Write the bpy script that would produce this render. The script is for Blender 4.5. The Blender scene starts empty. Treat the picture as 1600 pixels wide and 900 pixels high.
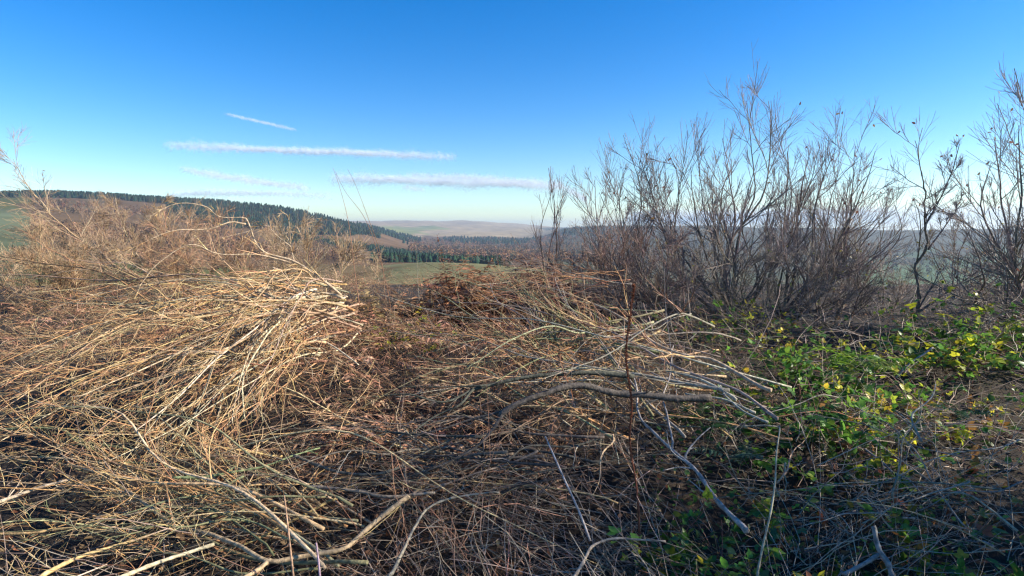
import bpy, math
import numpy as np
from mathutils import Vector

rng = np.random.default_rng(11)
R = math.radians
sc = bpy.context.scene
col = sc.collection

# ------------------------------------------------------------------ camera, sky, sun, exposure
F_PX, PITCH, EYE = 888.0, R(6.1), 1.6
cd = bpy.data.cameras.new('camera')
cam = bpy.data.objects.new('camera', cd); col.objects.link(cam)
cam.location = (0, 0, EYE); cam.rotation_euler = (R(90) - PITCH, 0, 0)
cd.sensor_width = 36.0; cd.lens = 36.0 * F_PX / 1600.0
cd.clip_start = 0.05; cd.clip_end = 200000
sc.camera = cam

SUN_EL, SUN_AZ = R(29), R(93)           # azimuth clockwise from the view direction (+Y)
w = bpy.data.worlds.new('World'); sc.world = w; w.use_nodes = True
nt = w.node_tree; nt.nodes.clear()
sky = nt.nodes.new('ShaderNodeTexSky'); sky.sky_type = 'NISHITA'; sky.sun_disc = False
sky.sun_elevation = SUN_EL; sky.sun_rotation = SUN_AZ
sky.altitude = 300; sky.air_density = 1.0; sky.dust_density = 0.15; sky.ozone_density = 3.5
hs = nt.nodes.new('ShaderNodeHueSaturation'); hs.inputs['Saturation'].default_value = 1.42; hs.inputs['Hue'].default_value = .508
bg = nt.nodes.new('ShaderNodeBackground'); bg.inputs['Strength'].default_value = 0.1
wo = nt.nodes.new('ShaderNodeOutputWorld')
nt.links.new(sky.outputs[0], hs.inputs['Color']); nt.links.new(hs.outputs[0], bg.inputs[0]); nt.links.new(bg.outputs[0], wo.inputs[0])

sl = bpy.data.lights.new('sun', 'SUN'); sl.energy = 5.0; sl.angle = R(0.5); sl.color = (1.0, 0.90, 0.76)
sun = bpy.data.objects.new('sun', sl); col.objects.link(sun)
sdir = Vector((math.sin(SUN_AZ) * math.cos(SUN_EL), math.cos(SUN_AZ) * math.cos(SUN_EL), math.sin(SUN_EL)))
sun.rotation_euler = sdir.to_track_quat('Z', 'Y').to_euler()
sun.location = (30, 20, 30)

sc.view_settings.view_transform = 'Standard'; sc.view_settings.look = 'None'
sc.view_settings.exposure = 1.05; sc.view_settings.gamma = 1.0
sc.view_settings.use_curve_mapping = False
sc.cycles.use_denoising = True
sc.cycles.max_bounces = 6; sc.cycles.diffuse_bounces = 3; sc.cycles.glossy_bounces = 2
sc.cycles.transmission_bounces = 4; sc.cycles.volume_bounces = 0; sc.cycles.transparent_max_bounces = 96
sc.cycles.filter_width = 1.3

# ------------------------------------------------------------------ helpers
FWD = np.array([0, math.cos(PITCH), -math.sin(PITCH)]); UPV = np.array([0, math.sin(PITCH), math.cos(PITCH)])
def at(px, py, Y):
    d = FWD + (px - 800) / F_PX * np.array([1.0, 0, 0]) + (450 - py) / F_PX * UPV
    return np.array([0, 0, EYE]) + d * (Y / d[1])
def slope_of(px, py):
    px = np.asarray(px, float); py = np.asarray(py, float)
    u = (450 - py) / F_PX
    dy = FWD[1] + u * UPV[1]; dz = FWD[2] + u * UPV[2]; dx = (px - 800) / F_PX
    return dz / np.hypot(dx, dy)
def az_of(px): return np.arctan((np.asarray(px, float) - 800) / F_PX / math.cos(PITCH))
def nrm(a): return a / np.maximum(np.linalg.norm(a, axis=-1, keepdims=True), 1e-9)
def rot_perp(T, ang, M):
    """directions at angle ang (array) from T, random about it"""
    r = rng.normal(size=(M, 3)); p = nrm(r - (r * T).sum(-1, keepdims=True) * T)
    return nrm(np.cos(ang)[:, None] * T + np.sin(ang)[:, None] * p)

class Geo:
    def __init__(s): s.v = []; s.f = []; s.c = []; s.n = 0
    def add(s, v, faces, c):
        for f in faces: s.f.append(np.asarray(f) + s.n)
        s.v.append(v); s.c.append(c); s.n += len(v)
    def tubes(s, P, Rr, C, k=4, cap=False):
        P = np.asarray(P, float); M, N, _ = P.shape
        if M == 0: return
        T = np.empty_like(P); T[:, 1:-1] = P[:, 2:] - P[:, :-2]; T[:, 0] = P[:, 1] - P[:, 0]; T[:, -1] = P[:, -1] - P[:, -2]
        T = nrm(T)
        ax = np.abs(T.mean(1)); ref = np.zeros((M, 3)); ref[np.arange(M), ax.argmin(1)] = 1
        U = nrm(np.cross(T, ref[:, None, :])); V = np.cross(T, U)
        a = np.arange(k) * 2 * np.pi / k
        ring = P[:, :, None, :] + Rr[:, :, None, None] * (U[:, :, None, :] * np.cos(a)[None, None, :, None] + V[:, :, None, :] * np.sin(a)[None, None, :, None])
        v = ring.reshape(-1, 3)
        idx = np.arange(M * N * k).reshape(M, N, k); nx = np.roll(idx, -1, axis=2)
        q = np.stack([idx[:, :-1], nx[:, :-1], nx[:, 1:], idx[:, 1:]], -1).reshape(-1, 4)
        faces = [q]
        if cap:
            faces += [idx[:, 0, ::-1].reshape(-1, k), idx[:, -1, :].reshape(-1, k)]
        c = np.repeat(np.asarray(C, float), N * k, axis=0)
        s.add(v, faces, c)
    def ribbons(s, P, W, C):
        P = np.asarray(P, float); M, N, _ = P.shape
        if M == 0: return
        T = nrm(np.gradient(P, axis=1)); r = nrm(rng.normal(size=(M, 1, 3))); S = nrm(np.cross(T, r))
        L = P - S * W[..., None] * .5; Q = P + S * W[..., None] * .5
        v = np.stack([L, Q], 2).reshape(-1, 3)
        idx = np.arange(M * N * 2).reshape(M, N, 2)
        q = np.stack([idx[:, :-1, 0], idx[:, :-1, 1], idx[:, 1:, 1], idx[:, 1:, 0]], -1).reshape(-1, 4)
        s.add(v, [q], np.repeat(np.asarray(C, float), N * 2, axis=0))
    def leaves(s, P, D, Nn, L, Wd, C, fold=.18, droop=.12):
        P = np.asarray(P, float); M = len(P)
        if M == 0: return
        D = nrm(D); S = nrm(np.cross(D, Nn)); Nn = np.cross(S, D)
        L = L[:, None]; Wd = Wd[:, None] * .5
        z = lambda t: -droop * L * t * t * Nn
        m = lambda t: P + D * L * t + z(t)
        e = lambda t, sd, wf: m(t) + sd * S * Wd * wf + Nn * Wd * fold * wf
        vs = [P, e(.28, -1, .9), e(.62, -1, .85), m(1.0), e(.62, 1, .85), e(.28, 1, .9), m(.28), m(.62)]
        v = np.stack(vs, 1).reshape(-1, 3)
        b = (np.arange(M) * 8)[:, None]
        tri = np.concatenate([b + [0, 6, 1], b + [7, 3, 2], b + [0, 5, 6], b + [7, 4, 3]])
        qd = np.concatenate([b + [6, 7, 2, 1], b + [5, 4, 7, 6]])
        s.add(v, [tri, qd], np.repeat(np.asarray(C, float), 8, axis=0))
    def build(s, name, mat, parent=None, smooth=True, origin=None):
        me = bpy.data.meshes.new(name)
        v = np.concatenate(s.v) if s.v else np.zeros((0, 3))
        if origin is not None: v = v - np.asarray(origin)
        c = np.concatenate(s.c) if s.c else np.zeros((0, 3))
        me.vertices.add(len(v)); me.vertices.foreach_set('co', v.astype(np.float32).ravel())
        loops = np.concatenate([f.ravel() for f in s.f]); tot = np.concatenate([np.full(len(f), f.shape[1]) for f in s.f])
        me.loops.add(len(loops)); me.loops.foreach_set('vertex_index', loops.astype(np.int32))
        me.polygons.add(len(tot)); st = np.concatenate([[0], np.cumsum(tot)[:-1]])
        me.polygons.foreach_set('loop_start', st.astype(np.int32)); me.polygons.foreach_set('loop_total', tot.astype(np.int32))
        if smooth: me.polygons.foreach_set('use_smooth', np.ones(len(tot), bool))
        at_ = me.attributes.new('tint', 'FLOAT_COLOR', 'POINT')
        at_.data.foreach_set('color', np.concatenate([c, np.ones((len(c), 1))], 1).astype(np.float32).ravel())
        me.update(calc_edges=True); me.validate()
        me.materials.append(mat)
        o = bpy.data.objects.new(name, me); col.objects.link(o)
        if parent is not None: o.parent = parent
        elif origin is not None: o.location = origin
        return o

def tag(o, label, cat, group=None, kind=None):
    o['label'] = label; o['category'] = cat
    if group: o['group'] = group
    if kind: o['kind'] = kind
    return o
def empty(name, loc, label, cat, group=None):
    o = bpy.data.objects.new(name, None); col.objects.link(o); o.location = loc
    o.empty_display_size = .2
    return tag(o, label, cat, group)

def grow(S, D, L, N, wob=.08, up=0.0):
    M = len(S); d = nrm(D); P = np.empty((M, N, 3)); P[:, 0] = S; st = (np.asarray(L) / (N - 1))[:, None]
    u = np.zeros((M, 1)) + (up if np.isscalar(up) else np.asarray(up)[:, None])
    for i in range(1, N):
        d = nrm(d + rng.normal(size=(M, 3)) * wob + u * np.array([0, 0, 1.0]))
        P[:, i] = P[:, i - 1] + d * st
    return P
def kids(P, Rr, n, tmin=.2, tmax=.98, ang=(20, 45)):
    """sample n child origins on each curve: points, directions, parent radius, t, parent index"""
    M, N, _ = P.shape; i = np.repeat(np.arange(M), n); t = rng.uniform(tmin, tmax, len(i)); x = t * (N - 1); a = np.minimum(x.astype(int), N - 2); f = (x - a)[:, None]
    p = P[i, a] * (1 - f) + P[i, a + 1] * f; T = nrm(P[i, a + 1] - P[i, a]); r = Rr[i, a] * (1 - f[:, 0]) + Rr[i, a + 1] * f[:, 0]
    d = rot_perp(T, np.radians(rng.uniform(ang[0], ang[1], len(i))), len(i))
    return p, d, r, t, i
def taper(r0, r1, N): 
    r0 = np.asarray(r0, float)[:, None]; r1 = np.broadcast_to(np.asarray(r1, float), r0[:, 0].shape)[:, None]
    t = np.linspace(0, 1, N)[None]; return r0 + (r1 - r0) * t
def cmix(n, *cols, jit=.18):
    c = np.array(cols)[rng.integers(0, len(cols), n)]
    return np.clip(c * (1 + rng.normal(size=(n, 1)) * jit) * (1 + rng.normal(size=(n, 3)) * .05), .004, .9)
def smooth_path(pts, n):
    pts = np.asarray(pts, float); m = len(pts)
    if m == 2: return pts[0] + (pts[1] - pts[0]) * np.linspace(0, 1, n)[:, None]
    q = np.vstack([2 * pts[0] - pts[1], pts, 2 * pts[-1] - pts[-2]])
    s = np.concatenate([[0], np.cumsum(np.linalg.norm(np.diff(pts, axis=0), axis=1))]); x = np.linspace(0, s[-1], n)
    i = np.clip(np.searchsorted(s, x, side='right') - 1, 0, m - 2); t = ((x - s[i]) / (s[i + 1] - s[i]))[:, None]
    a, b, c, d = q[i], q[i + 1], q[i + 2], q[i + 3]
    return .5 * (2 * b + (c - a) * t + (2 * a - 5 * b + 4 * c - d) * t ** 2 + (3 * b - a - 3 * c + d) * t ** 3)

# ------------------------------------------------------------------ materials
def mat_tint(name, rough=.8, noise_scale=40., lo=.55, hi=1.25, transl=0.0, spec=.25, fine=None, bump=0.0):
    m = bpy.data.materials.new(name); m.use_nodes = True; n = m.node_tree; n.nodes.clear(); L = n.links.new
    out = n.nodes.new('ShaderNodeOutputMaterial'); a = n.nodes.new('ShaderNodeAttribute'); a.attribute_name = 'tint'
    tc = n.nodes.new('ShaderNodeTexCoord'); nz = n.nodes.new('ShaderNodeTexNoise'); nz.inputs['Scale'].default_value = noise_scale; nz.inputs['Detail'].default_value = 4
    L(tc.outputs['Object'], nz.inputs['Vector'])
    mr = n.nodes.new('ShaderNodeMapRange'); mr.inputs['From Min'].default_value = .3; mr.inputs['From Max'].default_value = .7
    mr.inputs['To Min'].default_value = lo; mr.inputs['To Max'].default_value = hi; L(nz.outputs['Fac'], mr.inputs['Value'])
    mx = n.nodes.new('ShaderNodeVectorMath'); mx.operation = 'SCALE'; L(a.outputs['Color'], mx.inputs[0]); L(mr.outputs[0], mx.inputs['Scale'])
    c = mx.outputs[0]
    p = n.nodes.new('ShaderNodeBsdfPrincipled'); p.inputs['Roughness'].default_value = rough; p.inputs['Specular IOR Level'].default_value = spec
    L(c, p.inputs['Base Color']); sh = p.outputs[0]
    if bump:
        b = n.nodes.new('ShaderNodeBump'); b.inputs['Strength'].default_value = bump; b.inputs['Distance'].default_value = .01
        L(nz.outputs['Fac'], b.inputs['Height']); L(b.outputs[0], p.inputs['Normal'])
    if transl:
        t = n.nodes.new('ShaderNodeBsdfTranslucent'); L(c, t.inputs['Color'])
        mm = n.nodes.new('ShaderNodeMixShader'); mm.inputs[0].default_value = transl; L(sh, mm.inputs[1]); L(t.outputs[0], mm.inputs[2]); sh = mm.outputs[0]
    L(sh, out.inputs['Surface']); return m
M_BARK = mat_tint('bark', .82, 48, .42, 1.35, bump=.7)
M_TWIG = mat_tint('twig bark', .6, 25, .7, 1.25, spec=.35)
M_LEAF = mat_tint('living leaf', .42, 60, .75, 1.2, transl=.5, spec=.45)
M_DRY = mat_tint('dry leaf and grass', .75, 30, .7, 1.25, transl=.3)
M_WOOD = mat_tint('distant foliage', .95, .09, .6, 1.3, spec=.05)
M_LAND = mat_tint('land cover', 1.0, .012, .7, 1.25, spec=.0)

def mat_soil():
    m = bpy.data.materials.new('litter soil'); m.use_nodes = True; n = m.node_tree; L = n.links.new; p = n.nodes['Principled BSDF']
    tc = n.nodes.new('ShaderNodeTexCoord'); a = n.nodes.new('ShaderNodeTexNoise'); a.inputs['Scale'].default_value = 9; a.inputs['Detail'].default_value = 10; a.inputs['Roughness'].default_value = .75
    L(tc.outputs['Object'], a.inputs['Vector']); r = n.nodes.new('ShaderNodeValToRGB'); L(a.outputs['Fac'], r.inputs[0])
    e = r.color_ramp.elements; e[0].position = .3; e[0].color = (.012, .009, .006, 1); e[1].position = .72; e[1].color = (.07, .045, .026, 1)
    x = e.new(.5); x.color = (.028, .019, .012, 1); L(r.outputs[0], p.inputs['Base Color']); p.inputs['Roughness'].default_value = .95
    b = n.nodes.new('ShaderNodeBump'); b.inputs['Strength'].default_value = .8; b.inputs['Distance'].default_value = .05; L(a.outputs['Fac'], b.inputs['Height']); L(b.outputs[0], p.inputs['Normal'])
    return m
M_SOIL = mat_soil()

# ------------------------------------------------------------------ terrain
GY = np.array([-3, 0, 1, 2, 3.2, 4.5, 6, 8, 11, 14, 20, 40.]); GZ = np.array([-.2, -.15, -.1, .0, .15, .35, .48, .55, .48, .15, -.9, -4.])
def bumps(x, y):
    return .05 * np.sin(1.7 * x + .6 * y) * np.sin(1.3 * y - .8 * x + 1) + .03 * np.sin(4.1 * x + 2) * np.sin(3.7 * y)
RN = np.array([12, 60, 150, 300, 600, 900, 1500, 2500, 4000, 5500, 9000.])
COLS = {   # photograph column : height row at each of the distances RN
    -200: [600, 450, 425, 395, 350, 318, 303, 330, 350, 352, 352],
    0:    [600, 452, 428, 400, 355, 325, 303, 330, 350, 352, 352],
    60:   [600, 455, 430, 402, 362, 330, 301, 330, 350, 352, 352],
    200:  [600, 458, 438, 415, 372, 345, 307, 335, 350, 352, 352],
    330:  [600, 460, 440, 422, 385, 358, 312, 340, 350, 352, 352],
    450:  [600, 462, 444, 428, 402, 378, 326, 345, 350, 350, 352],
    560:  [600, 465, 448, 425, 405, 390, 352, 352, 351, 346, 350],
    650:  [600, 465, 446, 408, 412, 402, 385, 372, 357, 345, 350],
    750:  [600, 465, 446, 410, 416, 402, 388, 371, 358, 345, 350],
    830:  [600, 470, 450, 420, 414, 402, 388, 375, 358, 352, 354],
    880:  [600, 475, 460, 430, 412, 400, 380, 356, 358, 357, 358],
    1000: [600, 490, 478, 462, 440, 418, 385, 350, 360, 360, 360],
    1200: [600, 500, 486, 470, 450, 428, 394, 354, 362, 362, 362],
    1400: [600, 505, 492, 476, 458, 436, 402, 359, 364, 364, 364],
    1600: [600, 508, 496, 480, 462, 440, 404, 358, 364, 364, 364],
    1800: [600, 508, 496, 480, 462, 440, 404, 358, 364, 364, 364]}
CX = np.array(sorted(COLS)); CS = np.stack([slope_of(x, np.array(COLS[x])) for x in CX])
CA = az_of(CX)
_az = np.radians(np.linspace(-75, 75, 301)); _lr = np.linspace(math.log(.4), math.log(9000), 240)
def build_far():
    S = np.stack([np.interp(_az, CA, CS[:, j]) for j in range(len(RN))], 1)
    k = np.ones(7) / 7; S = np.stack([np.convolve(np.pad(S[:, j], 3, 'edge'), k, 'valid') for j in range(len(RN))], 1)
    T = np.stack([np.interp(_lr, np.log(RN), S[i]) for i in range(len(_az))])
    k = np.ones(5) / 5; T = np.stack([np.convolve(np.pad(t, 2, 'edge'), k, 'valid') for t in T])
    return T
FAR = build_far()
def terrain(x, y):
    x = np.asarray(x, float); y = np.asarray(y, float)
    r = np.hypot(x, y); az = np.clip(np.arctan2(x, y), _az[0], _az[-1])
    fa = (az - _az[0]) / (_az[1] - _az[0]); ia = np.clip(fa.astype(int), 0, len(_az) - 2); fa = fa - ia
    fr = np.clip((np.log(np.maximum(r, .41)) - _lr[0]) / (_lr[1] - _lr[0]), 0, len(_lr) - 1.001); ir = fr.astype(int); fr = fr - ir
    s = (FAR[ia, ir] * (1 - fa) + FAR[ia + 1, ir] * fa) * (1 - fr) + (FAR[ia, ir + 1] * (1 - fa) + FAR[ia + 1, ir + 1] * fa) * fr
    far = EYE + r * s + np.sin(x * .011 + 2 * np.sin(y * .006)) * np.sin(y * .009 + 1) * .0022 * r * np.clip((r - 80) / 400, 0, 1)
    yy = np.where(y > -1, y, -1) ; near = np.interp(np.maximum(yy, r * .55), GY, GZ) + bumps(x, y)
    back = (y < 0); near = np.where(back, -.15 + .4 * bumps(x, y) - .012 * r, near)
    wgt = np.clip((np.log(np.maximum(r, .1)) - math.log(13)) / (math.log(60) - math.log(13)), 0, 1); wgt = wgt * wgt * (3 - 2 * wgt)
    far = np.where(np.abs(np.arctan2(x, y)) > R(74), -.012 * r - 1, far)
    return near * (1 - wgt) + far * wgt

def polar_sheet(name, azs, rs, mat, colfn, close=False):
    A, Q = np.meshgrid(azs, rs, indexing='ij'); x = np.sin(A) * Q; y = np.cos(A) * Q; z = terrain(x, y)
    v = np.stack([x, y, z], -1).reshape(-1, 3); na, nr = A.shape; idx = np.arange(na * nr).reshape(na, nr)
    q = np.stack([idx[:-1, :-1], idx[:-1, 1:], idx[1:, 1:], idx[1:, :-1]], -1).reshape(-1, 4)[:, ::-1]
    g = Geo(); g.add(v, [q], colfn(A, Q, z).reshape(-1, 3)); return g.build(name, mat)

def land_col(A, r, z):
    px = 800 + np.tan(A) * F_PX * math.cos(PITCH)
    px = px + 16 * np.sin(np.log(r) * 11 + px * .02) + 9 * np.sin(np.log(r) * 31); r = r * (1 + .05 * np.sin(px * .045) + .03 * np.sin(px * .13))
    n = np.sin(px * .05 + 3 * np.log(r)) * np.sin(np.log(r) * 9 + px * .013) * .5 + .5
    def C(c): return np.broadcast_to(np.array(c), A.shape + (3,)).copy()
    c = C([.095, .105, .045])
    def put(mask, cc): 
        c[mask] = np.array(cc)
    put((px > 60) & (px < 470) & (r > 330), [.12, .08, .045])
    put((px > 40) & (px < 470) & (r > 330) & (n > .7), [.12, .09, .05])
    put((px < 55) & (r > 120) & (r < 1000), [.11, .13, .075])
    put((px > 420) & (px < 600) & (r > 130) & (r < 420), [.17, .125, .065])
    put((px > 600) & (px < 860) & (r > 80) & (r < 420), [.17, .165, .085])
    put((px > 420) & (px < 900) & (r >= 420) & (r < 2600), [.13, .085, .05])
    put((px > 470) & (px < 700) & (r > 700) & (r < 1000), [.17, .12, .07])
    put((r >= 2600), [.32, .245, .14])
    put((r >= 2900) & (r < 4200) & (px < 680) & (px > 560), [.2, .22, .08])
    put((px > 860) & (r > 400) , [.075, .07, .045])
    put((px > 1340) & (r > 90) & (r < 1350), [.10, .145, .075])
    put((px > 1420) & (r > 1350) & (r < 1900) & (n > .45), [.08, .11, .06])
    put((px > 900) & (px < 1340) & (r > 90) & (r < 900), [.075, .085, .055])
    return c
rs_near = np.exp(np.linspace(math.log(.35), math.log(16), 110))
go = polar_sheet('ground', np.radians(np.linspace(-180, 180, 361)), rs_near, M_SOIL, lambda A, r, z: np.full(A.shape + (3,), .05))
tag(go, 'dark leaf mould and soil on the brow of the hill', 'ground', kind='structure')
rs_far = np.exp(np.linspace(math.log(15.95), math.log(9000), 210))
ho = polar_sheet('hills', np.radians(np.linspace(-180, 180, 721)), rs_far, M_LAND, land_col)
tag(ho, 'valley sides and moorland ridges fading blue into the distance', 'hills', kind='structure')

# haze : one closed box of even thin air
def box(name, lo, hi):
    x0, y0, z0 = lo; x1, y1, z1 = hi
    v = np.array([(x0, y0, z0), (x1, y0, z0), (x1, y1, z0), (x0, y1, z0), (x0, y0, z1), (x1, y0, z1), (x1, y1, z1), (x0, y1, z1)], float)
    f = np.array([(3, 2, 1, 0), (4, 5, 6, 7), (0, 1, 5, 4), (1, 2, 6, 5), (2, 3, 7, 6), (3, 0, 4, 7)])
    g = Geo(); g.add(v, [f], np.ones((8, 3))); return g, name
tz = np.array([vv.co.z for vv in ho.data.vertices])
g, nme = box('haze', (-9500, -9500, tz.min() - 1), (9500, 9500, tz.max() + 25))
mh = bpy.data.materials.new('thin air'); mh.use_nodes = True; n = mh.node_tree; n.nodes.clear()
pv = n.nodes.new('ShaderNodeVolumePrincipled'); pv.inputs['Color'].default_value = (.66, .83, 1.0, 1); pv.inputs['Density'].default_value = 1.4e-4; pv.inputs['Anisotropy'].default_value = .35
oo = n.nodes.new('ShaderNodeOutputMaterial'); n.links.new(pv.outputs[0], oo.inputs['Volume'])
hz = g.build(nme, mh, smooth=False); tag(hz, 'pale blue winter haze lying over the valley', 'haze', kind='stuff')

# ------------------------------------------------------------------ contrails and thin cloud (high above the haze)
M_ICE = mat_tint('ice crystal', .9, .001, 1, 1, transl=.5, spec=0)
_n = M_ICE.node_tree; _o = [x for x in _n.nodes if x.type == 'OUTPUT_MATERIAL'][0]; _s = _o.inputs[0].links[0].from_socket
_m = _n.nodes.new('ShaderNodeMixShader'); _t = _n.nodes.new('ShaderNodeBsdfTransparent'); _m.inputs[0].default_value = .046
_n.links.new(_t.outputs[0], _m.inputs[1]); _n.links.new(_s, _m.inputs[2]); _n.links.new(_m.outputs[0], _o.inputs[0])
CLOUD_Z = 2600.
def on_ceiling(px, py): 
    d = FWD + (px - 800) / F_PX * np.array([1.0, 0, 0]) + (450 - py) / F_PX * UPV
    return np.array([0, 0, EYE]) + d * (CLOUD_Z / d[2])
def streak(name, pts, wpx, n, label, cat, flake=1.5, ends=.5, kindo=None):
    """a loose drift of ice flakes, densest along its own axis and thinning outwards"""
    n *= 3; flake *= 3.3; N = 120; P = smooth_path([on_ceiling(x, y) for x, y in pts], N); t = rng.beta(1 + ends, 1 + ends, n); x = t * (N - 1); a = np.minimum(x.astype(int), N - 2); p = P[a] + (P[a + 1] - P[a]) * (x - a)[:, None]
    dist = np.linalg.norm(p, axis=1); px = dist / F_PX
    wv = np.interp(t * 30, np.arange(32), rng.uniform(.85, 1.15, 32)) * np.interp(t * 9, np.arange(11), rng.uniform(.6, 1.3, 11)); off = np.interp(t * 24, np.arange(26), rng.normal(size=26)) * .07
    h = (rng.normal(size=n) * .42 * wv + off) * wpx * .5
    p = p + np.array([0, 0, 1.0]) * (h * px)[:, None] + nrm(p) * (rng.normal(size=n) * wpx * .5 * px)[:, None]
    n_ = n; L = flake * px * rng.uniform(.6, 1.3, n); g = Geo(); g.leaves(p, nrm(rng.normal(size=(n, 3))), nrm(rng.normal(size=(n, 3))), L, L * .8, np.array([[.86, .92, .97]]) * np.ones((n, 1)))
    o = g.build(name, M_ICE, smooth=False); tag(o, label, cat, kind=kindo)
streak('contrail', [(255, 227), (420, 234), (560, 239), (715, 246)], 11, 5200, 'long broad white contrail, the widest one across the blue sky', 'contrail')
streak('contrail', [(350, 177), (405, 190), (464, 203)], 2.4, 700, 'short thin contrail slanting down, highest of all in the sky', 'contrail', flake=.9)
streak('contrail', [(280, 264), (380, 281), (485, 295)], 12, 1800, 'faint spreading contrail slanting below the long broad one', 'contrail')
streak('contrail', [(255, 304), (380, 302), (520, 306)], 10, 1800, 'pale level vapour streak just above the forested ridge', 'contrail')
streak('cloud', [(515, 281), (600, 280), (680, 283), (780, 286), (880, 291)], 17, 9000, 'flat streaky white cloud above the far moor', 'cloud')
streak('cloud', [(640, 274), (720, 277), (850, 286)], 12, 1500, 'thin white veil lying along the top of the flat streaky cloud', 'cloud')
streak('cloud', [(628, 292), (645, 294), (664, 296)], 6, 160, 'tiny white wisp under the flat streaky cloud', 'cloud')
streak('cloud', [(862, 285), (890, 298), (918, 314)], 14, 600, 'small white wisp behind the tops of the thin saplings', 'cloud')
streak('cloud', [(980, 343), (1160, 340), (1330, 336), (1720, 330)], 22, 4200, 'low white cloud bank along the horizon behind the bare trees', 'cloud', flake=3.4, ends=.2)

# ------------------------------------------------------------------ distant woods
def forest(name, n, pxr, rr, hgt, cols, label, broad=False, mask=None):
    px = rng.uniform(*pxr, n); r = np.exp(rng.uniform(math.log(rr[0]), math.log(rr[1]), n))
    if mask is not None: k = mask(px, r); px, r = px[k], r[k]
    A = az_of(px); x = np.sin(A) * r; y = np.cos(A) * r; z = terrain(x, y); n = len(px)
    h = rng.uniform(*hgt, n); g = Geo(); c = cmix(n, *cols, jit=.25)
    if not broad:
        for a, b, wf in ((.04, .7, .34), (.34, 1.0, .25)):
            P = np.stack([np.stack([x, y, z + h * a], -1), np.stack([x + rng.normal(size=n) * .3, y, z + h * b], -1)], 1)
            Rr = np.stack([h * wf * rng.uniform(.7, 1.25, n), h * rng.uniform(.01, .09, n)], 1); g.tubes(P, Rr, c, k=6)
        P = np.stack([np.stack([x, y, z - 1], -1), np.stack([x, y, z + h * .2], -1)], 1); g.tubes(P, np.full((n, 2), .35), c * .8, k=4)
    else:
        m = 34; i = np.repeat(np.arange(n), m); u = nrm(rng.normal(size=(n * m, 3))); q = np.stack([x, y, z + h * .55], -1)[i] + u * rng.uniform(.4, 1, (n * m, 1)) * np.stack([h * .34, h * .34, h * .45], -1)[i]
        g.leaves(q, nrm(rng.normal(size=(n * m, 3)) + [0, 0, .6]), nrm(rng.normal(size=(n * m, 3))), h[i] * rng.uniform(.12, .26, n * m), h[i] * .13, np.clip(c[i] * rng.uniform(.7, 1.3, (n * m, 1)), 0, 1))
        P = np.stack([np.stack([x, y, z - 1], -1), np.stack([x, y, z + h * .7], -1)], 1); g.tubes(P, np.stack([h * .03, h * .01], 1), c * .7, k=4)
    o = g.build(name, M_WOOD, smooth=False); tag(o, label, 'woodland', kind='stuff'); return o
DC = [(.012, .026, .017), (.017, .035, .02), (.022, .038, .02)]
forest('conifer_ridge_woods', 15000, (-260, 640), (940, 1560), (5, 11), DC + [(.035, .04, .022)], 'dark conifer plantation along the crest of the ridge',
       mask=lambda p, r: ((p < 270) & (r > 1330)) | ((p >= 270) & (p < 480) & (r > 985 + 40 * np.sin(p * .05))) | ((p >= 480) & (p < 596) & (r > 1000 + (p - 480) * 2.6 + 30 * np.sin(p * .09))))
forest('conifer_valley_woods', 5600, (440, 800), (480, 1000), (5, 9), DC + [(.02, .05, .03)], 'blue green conifer blocks in the valley bottom beyond the pasture',
       mask=lambda p, r: ((p > 592 + 12 * np.sin(r * .05)) & (p < 768 + 15 * np.sin(r * .03)) & (r < 720 + 60 * np.sin(p * .07))) | ((r > 860) & (p < 700)))
forest('conifer_far_woods', 2600, (560, 980), (1500, 2400), (9, 15), DC, 'far conifer woods on the valley side below the moor',
       mask=lambda p, r: (np.sin(p * .035 + r * .003) + np.sin(r * .0061 + 1.3) > .1))
forest('larch_woods', 2600, (60, 560), (480, 1200), (5, 9), [(.17, .095, .055), (.2, .12, .07), (.15, .10, .065)], 'rust brown larches and scrub on the ridge slope', broad=True,
       mask=lambda p, r: (np.sin(p * .04 + r * .008) + np.sin(r * .013) > -.2) & ~((p > 280) & (r > 1000)))
forest('brown_valley_woods', 2200, (640, 1000), (760, 2300), (7, 12), [(.24, .12, .055), (.19, .11, .06), (.26, .16, .08), (.08, .075, .045)], 'brown leafless woods in the valley between the conifers', broad=True,
       mask=lambda p, r: (r > 900) | (p > 690))
forest('hillside_woods', 1500, (860, 1900), (1000, 2250), (6, 10), [(.03, .04, .025), (.06, .045, .035)], 'hazy dark woods on the far hillside behind the bare trees', broad=True,
       mask=lambda p, r: np.sin(p * .021 + r * .002) + np.sin(r * .0047 + p * .006) > .35)
forest('field_hedge_trees', 240, (-150, 1000), (240, 330), (3, 6), [(.08, .055, .035), (.05, .055, .03)], 'scattered hedge bushes at the edge of the pasture', broad=True,
       mask=lambda p, r: (np.abs(r - 300 - 12 * np.sin(p * .03)) < 9) & ((p < 575) | (p > 780)))

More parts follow.
